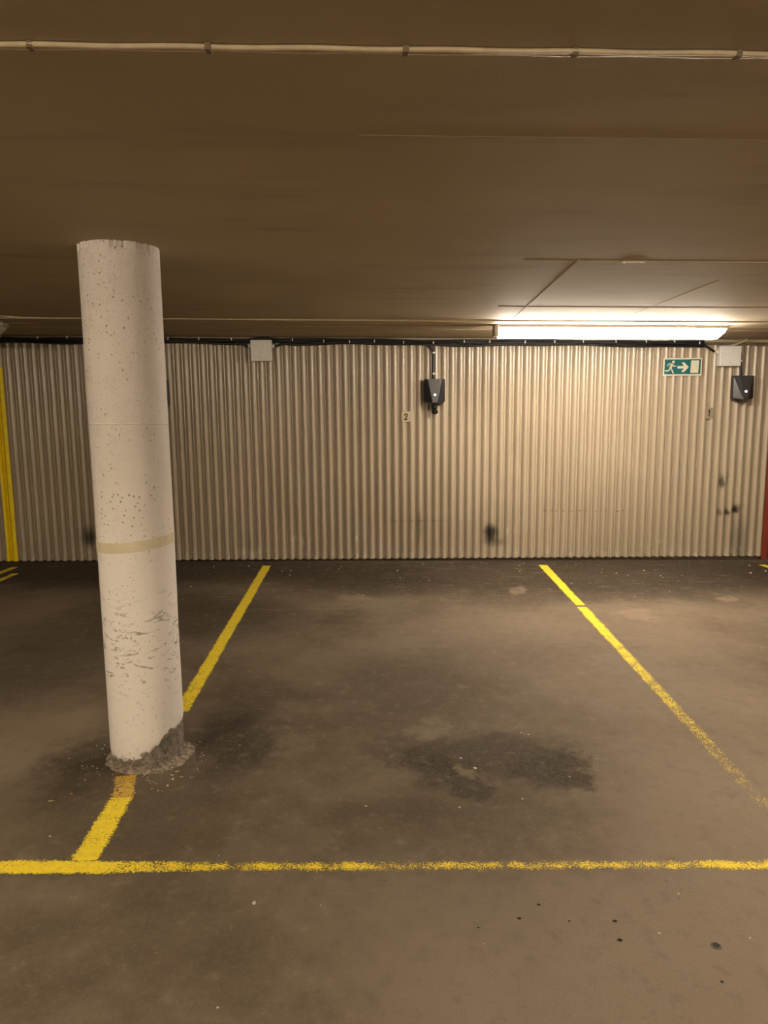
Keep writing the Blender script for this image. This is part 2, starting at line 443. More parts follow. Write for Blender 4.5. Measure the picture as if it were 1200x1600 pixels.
# red steel door and frame at the right end
xf = XR+.004
bm = bmesh.new()
def lean_box(bm, x0, y0, z0, x1, y1, z1):
    n0 = len(bm.verts); box(bm, x0, y0, z0, x1, y1, z1); bm.verts.ensure_lookup_table()
    for v in list(bm.verts)[n0:]: v.co.x -= K*v.co.z
lean_box(bm, xf, D-.03, .0, xf+.05, D+.025, HC-.075)
lean_box(bm, xf+.05, D-.03, HC-.125, xf+.95, D+.025, HC-.075)
lean_box(bm, xf+.95, D-.03, 0, xf+1.0, D+.025, HC-.075)
door = struct(mesh_obj('door_1', bm, M_red, bevel=.002))
bm = bmesh.new(); lean_box(bm, xf+.052, D-.012, .045, xf+.948, D+.02, HC-.128); mesh_obj('door_leaf', bm, M_red, door, bevel=.002)
bm = bmesh.new(); tube(bm, [(xf+.86, D-.012, 1.02), (xf+.86, D-.06, 1.02), (xf+.75, D-.06, 1.02)], .009); mesh_obj('door_handle', bm, M_house, door, smooth=True)

# yellow stripe painted on two ribs
p = on_wall(15.5, 878); q = on_wall(31.3, 878)
V, Fc = sheet_mesh(p.x+K*p.z, q.x+K*q.z, on_wall(0, 574).z, off=.006)
ys = raw_obj('painted_wall_stripe', V, Fc, M_ycl, None, smooth=True)
so = ys.modifiers.new('thickness', 'SOLIDIFY'); so.thickness = .0005; so.offset = 1
tag(ys, 'upright bright yellow stripe painted on the corrugated wall at its far left', 'painted stripe')

# ================================================================== concrete column
PX, PY, PR = -.8985, 2.9226, .1461
# mesh is modelled around the foot; the shaft leans with the other uprights
M_pil = pillar_material(PX, PY)
col = thing('concrete_column', 'round white painted concrete column with chipped foot between floor and ceiling', 'column', (PX, PY, 0))
NS = 128; V = []; Fc = []
zs = [0, .012, .025, .04, .055, .07, .085, .1, .115, .13, .15, .17] + [.2+i*.05 for i in range(36)] + [HC-.03, HC-.02, HC-.012, HC-.006, HC+.001]
zs = sorted(set(round(z, 4) for z in zs if z <= HC+.002))
for z in zs:
    for k in range(NS):
        a = 2*math.pi*k/NS
        d = Vector((math.sin(a), -math.cos(a), 0))
        r = PR + .0012*mn.noise(Vector((d.x*2, d.y*2, z*2.5)))
        aa = (a+math.pi) % (2*math.pi) - math.pi
        eh = .04 + .10*max(0, min(1, (aa+.35)/1.6))
        if z < eh+.02:
            r -= (.006+.006*mn.noise(Vector((d.x*9, d.y*9, z*30))))*max(0, min(1, (eh+.02-z)/.03))
        if z > HC-.025:      # chipped rim below the ceiling
            c1 = mn.noise(Vector((d.x*14, d.y*14, 3.3)))
            if c1 > .18: r -= .02*min(1, (c1-.18)*4)
        V.append((d.x*r - K*z, d.y*r, z))
for j in range(len(zs)-1):
    for k in range(NS):
        Fc.append((j*NS+k, j*NS+(k+1) % NS, (j+1)*NS+(k+1) % NS, (j+1)*NS+k))
raw_obj('shaft', V, Fc, M_pil, col, smooth=True)
# mortar collar spread round the foot
n = NT('crumbling_mortar'); f = n.noise(60, 6, .75)
M_mortar = n.set(n.mix(n.ramp(f, .35, .68), (.13, .105, .08), (.46, .39, .30)), .9, .2); n.bump(f, .008, 1)
V = []; Fc = []; prof_c = [(1.20, -.002), (1.17, .004), (1.12, .008), (1.06, .012), (.99, .018), (.9, .018)]
for i, (rr, z) in enumerate(prof_c):
    for k in range(NS):
        a = 2*math.pi*k/NS; d = Vector((math.sin(a), -math.cos(a), 0))
        nz = mn.noise(Vector((d.x*3.5, d.y*3.5, 1))) + .5*mn.noise(Vector((d.x*11, d.y*11, 5)))
        side = max(0, math.sin(a))*.10
        r = PR*(1 + (rr-1)*(.75+.45*nz+side*5) if rr > 1 else rr)
        zz = z*(1+.5*mn.noise(Vector((d.x*8, d.y*8, i*.7)))) if i else -.002
        V.append((d.x*r, d.y*r, zz))
for j in range(len(prof_c)-1):
    for k in range(NS):
        Fc.append((j*NS+k, j*NS+(k+1) % NS, (j+1)*NS+(k+1) % NS, (j+1)*NS+k))
mc = raw_obj('mortar_collar', V, Fc, M_mortar, col, smooth=True); mc['label'] = 'rough crumbling grey mortar round the foot'
# old tape round the shaft
n = NT('yellowed_tape'); f = n.noise(20, 4, .6)
sp = n.ramp(n.voro(60), .16, .08); sp = n.math('MULTIPLY', sp, n.ramp(n.noise(9), .5, .56))
M_tape = n.set(n.mix(n.math('MULTIPLY', sp, .8), n.mix(n.ramp(f, .35, .7), (.60, .53, .36), (.68, .61, .45)), (.12, .09, .06)), .45, .4)
V = []; Fc = []
zt0, zt1 = .885, .925
for z_i in range(4):
    for k in range(NS+1):
        a = math.pi*.9 + 2*math.pi*k/NS; r = PR+.0022+(.0008 if k < 6 else 0)
        tilt = .012*math.sin(a-.3)
        z = [zt0, zt0, zt1, zt1][z_i]+tilt; rr = r if z_i in (1, 2) else PR-.002
        V.append((math.sin(a)*rr - K*z, -math.cos(a)*rr, z))
for j in range(3):
    for k in range(NS):
        Fc.append((j*(NS+1)+k, j*(NS+1)+k+1, (j+1)*(NS+1)+k+1, (j+1)*(NS+1)+k))
tp = raw_obj('tape_band', V, Fc, M_tape, col, smooth=False); tp['label'] = 'yellowed strip of tape wrapped round the column'

# ================================================================== lamps
def batten(loc, L, mat, label, group, mat_front=None, shield=False):
    t = thing('batten_light', label, 'ceiling light', loc, group)
    W, H = .115, .095
    bm = bmesh.new(); box(bm, -L/2-.012, -W/2, -.022, L/2+.012, W/2, 0)
    mesh_obj('housing', bm, M_house, t, bevel=.004)
    bm = bmesh.new()
    top = [(-L/2, -W/2+.004), (L/2, -W/2+.004), (L/2, W/2-.004), (-L/2, W/2-.004)]
    s = .05; lo = [(-L/2-.03+s*.4, -W/2+.018), (L/2-s, -W/2+.018), (L/2-s, W/2-.018), (-L/2-.03+s*.4, W/2-.018)]
    a = [bm.verts.new((x, y, -.022)) for x, y in top]; m = [bm.verts.new((x*1.0, y, -.045)) for x, y in top]; b = [bm.verts.new((x, y, -H)) for x, y in lo]
    bm.faces.new(a); bm.faces.new(b[::-1])
    for i in range(4):
        j = (i+1) % 4
        bm.faces.new([a[i], a[j], m[j], m[i]]); bm.faces.new([m[i], m[j], b[j], b[i]])
    dm = [mat]
    if mat_front:
        bm.normal_update(); bmesh.ops.recalc_face_normals(bm, faces=bm.faces); dm.append(mat_front)
        for f in bm.faces:
            if f.normal.y < -.5: f.material_index = 1
    mesh_obj('diffuser', bm, dm, t, bevel=.006)
    bm = bmesh.new(); box(bm, -L/2-.045, -W/2+.002, -.086, -L/2-.017, W/2-.004, -.002)
    mesh_obj('end_cap', bm, M_house, t, bevel=.004)
    if shield:
        bm = bmesh.new(); box(bm, -L/2-.01, W/2-.003, -.062, L/2+.01, W/2+.002, -.004); mesh_obj('added_back_shield', bm, M_house, t)  # added shield that keeps lamp light off the upper wall
    bm = bmesh.new(); box(bm, L/2+.004, -W/2+.01, -.03, L/2+.02, W/2-.01, -.002)
    mesh_obj('end_cap', bm, M_house, t, bevel=.004)
    bm = bmesh.new(); box(bm, -L/2-.026, -W/2-.006, -.020, -L/2-.014, -W/2+.004, -.009); mesh_obj('latch', bm, M_white, t)
    return t
M_on = emit('lit_wall_lamp_diffuser', LAMP_COL, LAMP_W)
M_on2 = emit('lit_aisle_lamp_diffuser', AISLE_COL, LAMP_R)
n = NT('unlit_diffuser'); M_off = n.set((.62, .6, .56), .25, .5)
zc = HC-.008
lf = ceil_pt(958, 505.5)           # front upper edge of the wall lamp
xl = on_wall(783, 512, lf.y).x; xr = on_wall(1135, 512, lf.y).x
YL = lf.y+.058
LL = xr-xl
batten(((xl+xr)/2, YL, zc), LL, M_on, 'long lit batten light on the ceiling in front of the corrugated wall', None, emit('lit_wall_lamp_front', LAMP_COL, LAMP_W*1.6), True)
xe = on_wall(3, 505, lf.y).x
batten((xe-LL/2-.02, YL, zc), LL, M_off, 'unlit batten light whose end shows at the left edge of the photo', None)
for (x, y, lab) in [(3.0, 1.95, 'batten light over the drive aisle, to the right of the photographer'),
                    (-2.6, .55, 'batten light over the drive aisle, to the left of the photographer'),
                    (.6, -1.6, 'batten light over the drive aisle behind the photographer')]:
    batten((x, y, HC), LL, M_on2, lab, None)

# ================================================================== wall-mounted electrics
YW = D - DEP                        # crest plane of the sheet
RYL = -K                            # same lean as the ribs
def wp(px, py, y=YW): return on_wall(px, py, y)

# --- black cable bundle under the ceiling
bundle = thing('cable_bundle', 'bundle of black cables clipped along the top of the corrugated wall', 'cables', (0, YW, HC-.07))
def zline(x_px, dy=0):   # image height of bundle centre
    base = 529.5 + (x_px/1200)*6.5
    return base+dy
def bpt(px, dy, dep=.012):
    v = on_wall(px, zline(px, dy), YW-dep); return v - Vector((0, YW, HC-.07))
xs = list(range(-700, 1101, 25))
for ci, (dy, dep, r) in enumerate([(-1.6, .020, .0095), (1.0, .012, .012), (1.4, .032, .0105), (5.0, .016, .0105), (-.2, .040, .007)]):
    pts = []
    for x in xs:
        o = dy + 1.0*math.sin(x*.021+ci*1.7) + .6*math.sin(x*.05+ci)
        if ci > 0 and 375 < x < 445: o = min(o, -2.2)
        pts.append(bpt(x, o, dep))
    bm = bmesh.new(); tube(bm, smooth_path(pts, 2), r, 8); mesh_obj('cable', bm, M_black, bundle, smooth=True)
for x, y in [(-48, 527), (0, 527), (59, 527.5), (105, 527), (160, 528), (212, 528), (263, 529), (311, 529.5), (362, 530), (457, 531), (506, 533), (546, 534), (585, 533), (630.5, 535),
          (677, 535.5), (725, 533.5), (765, 533.5), (820, 534.5), (866, 534), (911, 533.5), (962, 533.5), (1009, 534), (1053, 533.5), (1092, 536)]:
    c = on_wall(x, y, YW-.03) - Vector((0, YW, HC-.07)); bm = bmesh.new()
    box(bm, c.x-.0045, c.y-.019, c.z-.012, c.x+.0045, c.y+.022, c.z+.012)
    k = mesh_obj('clip', bm, M_white, bundle, bevel=.002); k['label'] = 'white cable clip'

# --- junction boxes
def junction(px, py, wpx, hpx, label, side):
    c = wp(px, py); sc = (D/F_PX)
    t = thing('junction_box', label, 'junction box', (c.x, YW, c.z), 'junction boxes on the corrugated wall', RYL)
    W = wpx*sc; H = hpx*sc; dp = .07
    bm = bmesh.new(); box(bm, -W/2, -dp*.7, -H/2, W/2, 0, H/2); mesh_obj('base', bm, M_box, t, bevel=.006)
    bm = bmesh.new(); box(bm, -W/2-.001, -dp, -H/2-.001, W/2+.001, -dp*.7+.0005, H/2+.001)
    for sx in (-1, 1):
        for sz in (-1, 1): pass
    mesh_obj('lid', bm, M_box, t, bevel=.007, seg=3)
    bm = bmesh.new()
    tube(bm, [(0, -dp-.0012, -H*.33), (0, -dp+.002, -H*.33)], .004, 10); mesh_obj('screw', bm, M_house, t)
    for sx in side:
        bm = bmesh.new(); x0 = sx*W/2
        tube(bm, [(x0-sx*.002, -.03, H*.22), (x0+sx*.008, -.03, H*.22), (x0+sx*.022, -.03, H*.22)], .017, 12)
        g = mesh_obj('cable_gland', bm, M_white, t, smooth=True); g['label'] = 'white screw gland'
    return t
junction(409.5, 548.5, 31.5, 31, 'light grey square junction box high on the wall in its left half', (-1, 1))
junction(1136, 557, 33, 30, 'light grey junction box high on the wall right of the exit sign', (-1,))

# cables into the glands
for nm, pts, lab in [
    ('gland_cable', [(366, 534), (378, 537), (387, 542), (391, 543)], 'short black cable curving into the left gland of the left junction box'),
    ('gland_cable', [(455, 536), (442, 537.5), (431, 541), (427, 543)], 'short black cable curving into the right gland of the left junction box'),
    ('gland_cable', [(1092, 534), (1099, 538.5), (1108, 544), (1116, 549.5)], 'black cable slanting down into the gland of the junction box by the exit sign')]:
    bm = bmesh.new(); tube(bm, smooth_path([on_wall(x, y, YW-.03)-Vector((0, YW, HC-.07)) for x, y in pts], 4), .0105, 8)
    mesh_obj('branch_cable', bm, M_black, bundle, smooth=True)
bm = bmesh.new(); tube(bm, smooth_path([on_wall(x, y, YW-.045) for x, y in [(1128, 542.5), (1142, 540), (1153, 537), (1163, 532.5), (1168, 530)]], 5), .008, 8)
tag(mesh_obj('supply_cable', bm, M_cable, None, smooth=True), 'pale cable rising right from behind the junction box by the exit sign', 'cable')
bm = bmesh.new(); tube(bm, smooth_path([on_wall(x, y, YW-.02) for x, y in [(1150, 541), (1170, 537), (1185, 539.5), (1215, 538), (1300, 540)]], 5), .010, 8)
tag(mesh_obj('conduit', bm, M_clip, None, smooth=True), 'brown painted conduit at the wall top right of the right junction box', 'conduit')

# --- chargers
n = NT('black_charger_shell'); f = n.noise(400, 2, .5); M_chg = n.set(n.mix(n.ramp(f, .4, .6), (.016, .016, .021), (.022, .022, .028)), .30, .8); n.bump(f, .0003, .4)
n = NT('charger_facet_reflection'); f = n.noise(500, 2, .5); M_chp = n.set(n.mix(n.ramp(f, .4, .6), (.030, .029, .030), (.042, .040, .041)), .38, .8); n.bump(f, .0004, .5)  # lighter copy of the shell black, standing for reflected lamplight
M_rub = plain('black_rubber', (.010, .010, .011), .6, .3)
M_led = emit('white_status_light', (.75, .85, 1), 9)
def charger(px, py, label, cable_px=None):
    sc = D/F_PX*.985; c = wp(px, py)
    t = thing('charging_station', label, 'car charger', (c.x, YW, c.z), 'wall chargers', RYL)
    W, H = 32.5*sc, 41.5*sc; hw = W/2; dp = .105; ds = .055
    # back shell outline with chamfered lower corners
    out = [(-hw, H*.46), (-hw+.008, H*.5), (hw-.008, H*.5), (hw, H*.46), (hw, -H*.34), (hw*.45, -H*.5), (-hw*.45, -H*.5), (-hw, -H*.34)]
    bm = bmesh.new(); prism(bm, out, -ds, 0); mesh_obj('shell', bm, M_chg, t, bevel=.004)
    # faceted front: side facets fall back to the shell edge
    tw, bw = hw*.66, hw*.22
    zt, zb = H*.49, -H*.385
    bm = bmesh.new()
    T = [(-hw, -ds, H*.46), (-tw, -dp*.86, zt), (tw, -dp*.86, zt), (hw, -ds, H*.46)]
    Bm = [(-hw, -ds, -H*.33), (-bw, -dp, zb), (bw, -dp, zb), (hw, -ds, -H*.33)]
    tv = [bm.verts.new(p) for p in T]; bv = [bm.verts.new(p) for p in Bm]
    lowl = bm.verts.new((-hw*.45, -ds, -H*.5)); lowr = bm.verts.new((hw*.45, -ds, -H*.5))
    for i in (0, 2): bm.faces.new([tv[i], tv[i+1], bv[i+1], bv[i]])
    bm.faces.new([tv[1], tv[2], bv[2], bv[1]])
    bm.faces.new([bv[0], bv[1], lowl]); bm.faces.new([bv[1], bv[2], lowr, lowl]); bm.faces.new([bv[2], bv[3], lowr])
    bm.faces.new([tv[3], tv[2], tv[1], tv[0]])
    mesh_obj('front_cover', bm, M_chg, t, bevel=.0015)
    # centre facet laid on the cover, lamp reflection painted as lighter black
    e = .0015
    bm = bmesh.new()
    v = [bm.verts.new(p) for p in [(-tw+.002, -dp*.86-e, zt-.003), (tw-.002, -dp*.86-e, zt-.003), (bw-.001, -dp-e, zb+.003), (-bw+.001, -dp-e, zb+.003)]]
    fc = bm.faces.new(v); r = bmesh.ops.extrude_face_region(bm, geom=[fc])
    for g in r['geom']:
        if isinstance(g, bmesh.types.BMVert): g.co.y += .003
    pn = mesh_obj('centre_facet', bm, M_chp, t); pn['label'] = 'tapered centre facet, its reflection put in as a lighter black'
    # four-point status light
    bm = bmesh.new(); zz = -H*.09; yy = -(dp*.86 + dp*.14*((zt-zz)/(zt-zb)))-e-.004; r0 = .0108
    pts = [(r0*(1 if k % 2 == 0 else .62)*math.cos(k*math.pi/4), r0*(1 if k % 2 == 0 else .62)*math.sin(k*math.pi/4)) for k in range(8)]
    a = [bm.verts.new((x, yy, zz+z)) for x, z in pts]; b = [bm.verts.new((x, yy+.006, zz+z)) for x, z in pts]
    ca = bm.verts.new((0, yy-.001, zz))
    for i in range(8): bm.faces.new([ca, a[i], a[(i+1) % 8]]); bm.faces.new([a[i], b[i], b[(i+1) % 8], a[(i+1) % 8]])
    ld = mesh_obj('status_light', bm, M_led, t); ld['label'] = 'small glowing white status light'
    return t, W, H
def socket(t, H):
    bm = bmesh.new(); tube(bm, [(0, -.052, -H*.40), (0, -.052, -H*.56), (.001, -.055, -H*.60)], .026, 20)
    mesh_obj('socket_neck', bm, M_rub, t, smooth=True)
    bm = bmesh.new(); bmesh.ops.create_uvsphere(bm, u_segments=20, v_segments=12, radius=.0285)
    for v in bm.verts: v.co = Vector((v.co.x*1.0+.004, v.co.y*.8-.056, v.co.z*.85-H*.71))
    mesh_obj('socket_cap', bm, M_rub, t, smooth=True)
    bm = bmesh.new(); tube(bm, [(-.050, -.03, -H*.42), (-.051, -.03, -H*.66)], .0065, 10); mesh_obj('cap_tether', bm, M_rub, t, smooth=True)
t1, W, H = charger(678, 613.3, 'black wall charger with cable above, between the bay number 2 plate and the lit lamp'); socket(t1, H)
t2, W, H = charger(1157, 608, 'black wall charger under the right junction box, near the red door')
t3, W, H = charger(248, 616, 'black wall charger almost hidden behind the round column')
def drop(pts, clips, label, r=.0125):
    o = Vector((0, YW, HC-.07))
    bm = bmesh.new(); tube(bm, smooth_path([on_wall(x, y, YW-.014)-o for x, y in pts], 5), r, 10)
    k = mesh_obj('branch_cable', bm, M_black, bundle, smooth=True); k['label'] = label
    for x, y in clips:
        c = on_wall(x, y, YW-.02)-o; bm = bmesh.new()
        box(bm, c.x-.014, c.y-.013, c.z-.008, c.x+.012, c.y+.016, c.z+.008); k = mesh_obj('clip', bm, M_white, bundle, bevel=.003); k['label'] = 'white cable clip'
drop([(667, 539), (671, 541.5), (674.5, 546), (676.5, 552), (677, 565), (677, 580), (677, 591)], [(678, 551), (678, 584)],
     'black cable dropping from the bundle to the charger beside bay number 2')
drop([(1156, 541), (1157, 550), (1157.5, 563), (1157.5, 575), (1157.5, 586.5)], [(1157.5, 563.5)],
     'black cable dropping beside the right junction box to the charger below', .011)
drop([(247, 533), (247, 560), (247, 592)], [(247, 570)], 'black cable dropping behind the round column to the hidden charger')

# --- emergency exit sign
n = NT('exit_sign_cream'); f = n.noise(40); M_cream = n.set(n.mix(n.ramp(f, .3, .7), (.70, .66, .52), (.76, .72, .58)), .4, .4)
M_green = plain('exit_sign_green', (.004, .125, .125), .4, .45, 0, .02)
sc = D/F_PX
c = wp(1066, 573.2)
sg = thing('exit_sign', 'green and cream running-man exit sign with arrow pointing right', 'exit sign', (c.x, YW, c.z), None, RYL)
SW, SH = 60.5*sc, 27*sc
bm = bmesh.new(); box(bm, -SW/2, -.006, -SH/2, SW/2, 0, SH/2); mesh_obj('border_plate', bm, M_cream, sg, bevel=.001)
bm = bmesh.new(); box(bm, -SW/2+.013, -.0072, -SH/2+.013, SW/2-.013, -.0055, SH/2-.013); mesh_obj('green_panel', bm, M_green, sg)
def U(x, y): return ((x-312.5)/200*SW/2*1.0, (287-y)/88*SH/2)    # coordinates of the zoomed sign
def flat(bm, pts, y0=-.0086, y1=-.0070):
    prism(bm, [U(*p) for p in pts], y0, y1)
def limb(bm, pts, wd):
    for (x0, y0), (x1, y1) in zip(pts, pts[1:]):
        d = Vector((x1-x0, y1-y0)); L = d.length; d /= L; s = Vector((-d.y, d.x))*wd/2; e = d*wd*.25
        flat(bm, [(x0-e.x+s.x, y0-e.y+s.y), (x1+e.x+s.x, y1+e.y+s.y), (x1+e.x-s.x, y1+e.y-s.y), (x0-e.x-s.x, y0-e.y-s.y)])
bm = bmesh.new()
flat(bm, [(216+14*math.cos(k*math.pi/8), 239+14*math.sin(k*math.pi/8)) for k in range(16)])
limb(bm, [(203, 262), (186, 300)], 24)                       # trunk
limb(bm, [(197, 257), (172, 257), (157, 276)], 10)           # rear arm
limb(bm, [(208, 262), (222, 282), (244, 278)], 10)           # front arm
limb(bm, [(184, 300), (172, 324), (136, 326)], 12)           # rear leg
limb(bm, [(192, 300), (206, 322), (218, 348)], 13)           # front leg
mesh_obj('running_figure', bm, M_cream, sg)
bm = bmesh.new(); flat(bm, [(260, 279), (326, 279), (300, 244), (328, 244), (376, 290), (328, 338), (300, 338), (326, 304), (260, 304)])
mesh_obj('arrow', bm, M_cream, sg)
bm = bmesh.new(); flat(bm, [(398, 224), (480, 224), (476, 348), (394, 348)]); mesh_obj('door_pictogram', bm, M_cream, sg)

# --- bay number plates
M_plate = plain('cream_number_plate', (.55, .46, .31), .5, .4, 0, .04)
M_plate2 = plain('grey_beige_number_plate', (.33, .27, .19), .55, .35, 0, .05)
M_ink = plain('black_print', (.01, .009, .008), .6, .3, 0, 0)
def glyph_obj(parent, ch, wd, ht, thick):
    bm = bmesh.new()
    def seg(pts):
        for a, b in zip(pts, pts[1:]):
            a = Vector(a); b = Vector(b); d = (b-a).normalized(); s = Vector((-d.y, d.x))*thick/2; e = d*thick*.3
            prism(bm, [tuple(a-e+s), tuple(b+e+s), tuple(b+e-s), tuple(a-e-s)], -.0035, -.0018)
    if ch == '2':
        arc = [(-wd/2*math.cos(t), ht*.22+ht*.22*math.sin(t)) for t in [-.15+i*.42 for i in range(8)]]
        seg(arc + [(wd*.44, ht*.12), (-wd/2, -ht*.46), (wd/2, -ht*.46)])
    else:
        seg([(0, -ht/2), (0, ht/2)]); seg([(0, ht/2), (-wd*.5, ht*.33)])
    mesh_obj('numeral', bm, M_ink, parent)
def plate(px, py, wpx, hpx, ch, mat, label):
    c = wp(px, py); t = thing('bay_number_plate', label, 'number plate', (c.x, YW, c.z), None, RYL)
    w2, h2 = wpx*sc/2, hpx*sc/2; k = .008
    bm = bmesh.new(); prism(bm, [(-w2+k, h2), (w2-k, h2), (w2, h2-k), (w2, -h2+k), (w2-k, -h2), (-w2+k, -h2), (-w2, -h2+k), (-w2, h2-k)], -.002, 0)
    mesh_obj('plate', bm, mat, t)
    glyph_obj(t, ch, 4*sc if ch == '2' else 1.6*sc, 9.2*sc, 1.5*sc)
plate(634.5, 651, 13.5, 16, '2', M_plate, 'small cream plate with black number 2 left of a charger')
plate(1108, 645.5, 14, 17, '1', M_plate2, 'small grey-beige plate with black number 1 below the exit sign')

# ================================================================== ceiling cables
def ceil_cable(pxs, y0f, r, label, clips, off=0):
    pts = [on_floor(x, y0f(x), HC-r-.001) for x in pxs]
    o = pts[0].copy(); t = thing('ceiling_cable', label, 'cable', tuple(o))
    for dd in off:
        q = [Vector((p.x-o.x, p.y-o.y+dd+.0016*math.sin(i*.9+dd*500), 0)) for i, p in enumerate(pts)]
        bm = bmesh.new(); tube(bm, smooth_path(q, 2), r, 10); mesh_obj('cable', bm, M_cable, t, smooth=True)
    for cx in clips:
        p = on_floor(cx, y0f(cx), HC-r-.001)-o
        ym = sum(off)/len(off)
        bm = bmesh.new(); hw2 = (max(off)-min(off))/2+r+.001
        box(bm, p.x-.005, p.y+ym-hw2, -r-.0015, p.x+.005, p.y+ym+hw2, r+.001)
        k = mesh_obj('clip', bm, M_clip, t, bevel=.001); k['label'] = 'brown painted clip'
ceil_cable(range(-300, 1560, 30), lambda x: 69+(x/1200)*15.5, .0042,
           'pair of cream painted cables clipped across the ceiling near the camera', [-250, 47, 325, 634, 899, 1154, 1440], (0, .0072))
# thin cable from the wall lamps
pts = [on_floor(x, y, HC-.014) for x, y in [(-20, 492), (10, 494), (30, 495.5), (60, 496.5), (140, 497.4), (260, 498), (420, 499.5), (600, 501), (700, 502), (776, 503.6)]]
bm = bmesh.new(); tube(bm, smooth_path(pts, 4), .004, 8)
tag(mesh_obj('lamp_cable', bm, M_cable, None, smooth=True), 'thin pale cable on the ceiling running between the two wall-side lamps', 'cable')
# mounting plate left on the ceiling
c = on_floor(989, 408.5, HC); bm = bmesh.new()
box(bm, -.048, -.014, -.004, .048, .014, 0); o = mesh_obj('mounting_plate', bm, M_cable, None, bevel=.002); o.location = c
tag(o, 'small pale metal plate left on the ceiling above the lit lamp', 'plate')
for dx in (-.024, .024):
    bm = bmesh.new(); tube(bm, [(dx, 0, -.0048), (dx, 0, -.0038)], .004, 10); mesh_obj('screw_hole', bm, M_ink, o)

# ================================================================== floor markings
YEL = (.98, .76, .045)
def line(name, a, b, wa, wb, mat, label, nseg=60, jag=0, cat='line marking', curve=None, z=.0012):
    """a,b world points (centre line), widths in metres"""
    a = Vector((a.x, a.y, 0)); b = Vector((b.x, b.y, 0)); d = (b-a).normalized(); s = Vector((-d.y, d.x, 0))
    V = []; Fc = []; UVs = []
    for i in range(nseg+1):
        t = i/nseg; p = a.lerp(b, t); w_ = wa+(wb-wa)*t
        if curve: p = p + s*curve(t)
        j1 = jag*mn.noise(Vector((t*40, 1, 3))); j2 = jag*mn.noise(Vector((t*40, 7, 9)))
        for k, (q, v) in enumerate(((s*(-w_/2+j1), 0), (s*(w_/2+j2), 1))):
            V.append((p.x+q.x, p.y+q.y, z)); UVs.append((t, v))
    for i in range(nseg):
        Fc.append((i*2, i*2+2, i*2+3, i*2+1))
    o = raw_obj(name, V, Fc, mat); uv = o.data.uv_layers.new(name='UVMap')
    for lp in o.data.loops: uv.data[lp.index].uv = UVs[lp.vertex_index]
    tag(o, label, cat); return o
P = on_floor
PM1 = paint_material('yellow_paint_solid', YEL, .30, .42, .6)
PM2 = paint_material('yellow_paint_fading', YEL, .36, .63, .7, 200)
PM3 = paint_material('yellow_paint_sprayed', YEL, .50, .48, .95, 200, PTA=.55)
PM4 = paint_material('yellow_paint_short', YEL, .40, .36, .6, 170)
PM5 = paint_material('yellow_paint_rusty', (.72, .46, .06), .42, .42, .5, 120, (.50, .34, .12))
PM6 = paint_material('yellow_paint_left', YEL, .36, .60, .6, 170, None, .72)
line('painted_line', P(417, 884), P(283, 1112), .105, .118, PM1, 'bright yellow bay line from wall to column, left of the oil stain', jag=.006)
# its continuation on the camera side of the column
line('painted_line', P(197, 1212), P(190, 1250), .118, .118, PM5, 'short rust-brown worn stretch of yellow line at the column foot', 20, .006)
line('painted_line', P(190, 1247), P(132, 1345), .130, .135, PM4, 'short bright yellow line from column foot to the long cross line', 40, .008, z=.0016)
line('painted_line', P(848, 883), P(907, 946), .112, .112, PM1, 'bright yellow stub of bay line at the wall, under the lit lamp', 30, .004)
line('painted_line', P(909, 948.5), P(1245, 1312), .128, .13, PM2, 'long fading yellow bay line running from wall to right edge', 80, .005)
line('painted_line', P(-320, 1357), P(330, 1355), .112, .095, PM6, 'bright thick left part of the yellow cross line', 60, .006, z=.0020)
line('painted_line', P(200, 1355), P(1500, 1350), .125, .120, PM3, 'thin sprayed yellow cross line running right in front of the bays', 120, .004)
line('painted_line', P(-170, 960), P(24, 886), .16, .10, PM1, 'upper of two yellow line ends at the left edge by the wall', 20)
line('painted_line', P(-160, 975), P(25, 896), .10, .10, PM1, 'lower of two yellow line ends at the left edge by the wall', 20)
line('painted_line', P(1190, 882.5), P(1330, 925), .10, .10, PM1, 'yellow line end at the right edge by the red door', 20)

# ================================================================== small things on the floor
# steel anchor sleeve in the floor
p = P(1119, 1478)
an = thing('floor_anchor', 'round steel anchor sleeve set in the floor at lower right', 'anchor', (p.x, p.y, 0))
bm = bmesh.new(); V = []; ring = [(.0145, 0), (.0135, .0016), (.0095, .002), (.0088, .0004)]
rows = [[bm.verts.new((r*math.cos(2*math.pi*k/28), r*math.sin(2*math.pi*k/28), z)) for k in range(28)] for r, z in ring]
for A, B in zip(rows, rows[1:]):
    for k in range(28): bm.faces.new([A[k], A[(k+1) % 28], B[(k+1) % 28], B[k]])
mesh_obj('rim', bm, plain('dull_steel_rim', (.12, .105, .085), .6, .4, .3), an, smooth=True)
bm = bmesh.new(); tube(bm, [(0, 0, .0002), (0, 0, .0008)], .009, 24); mesh_obj('bore', bm, M_ink, an)

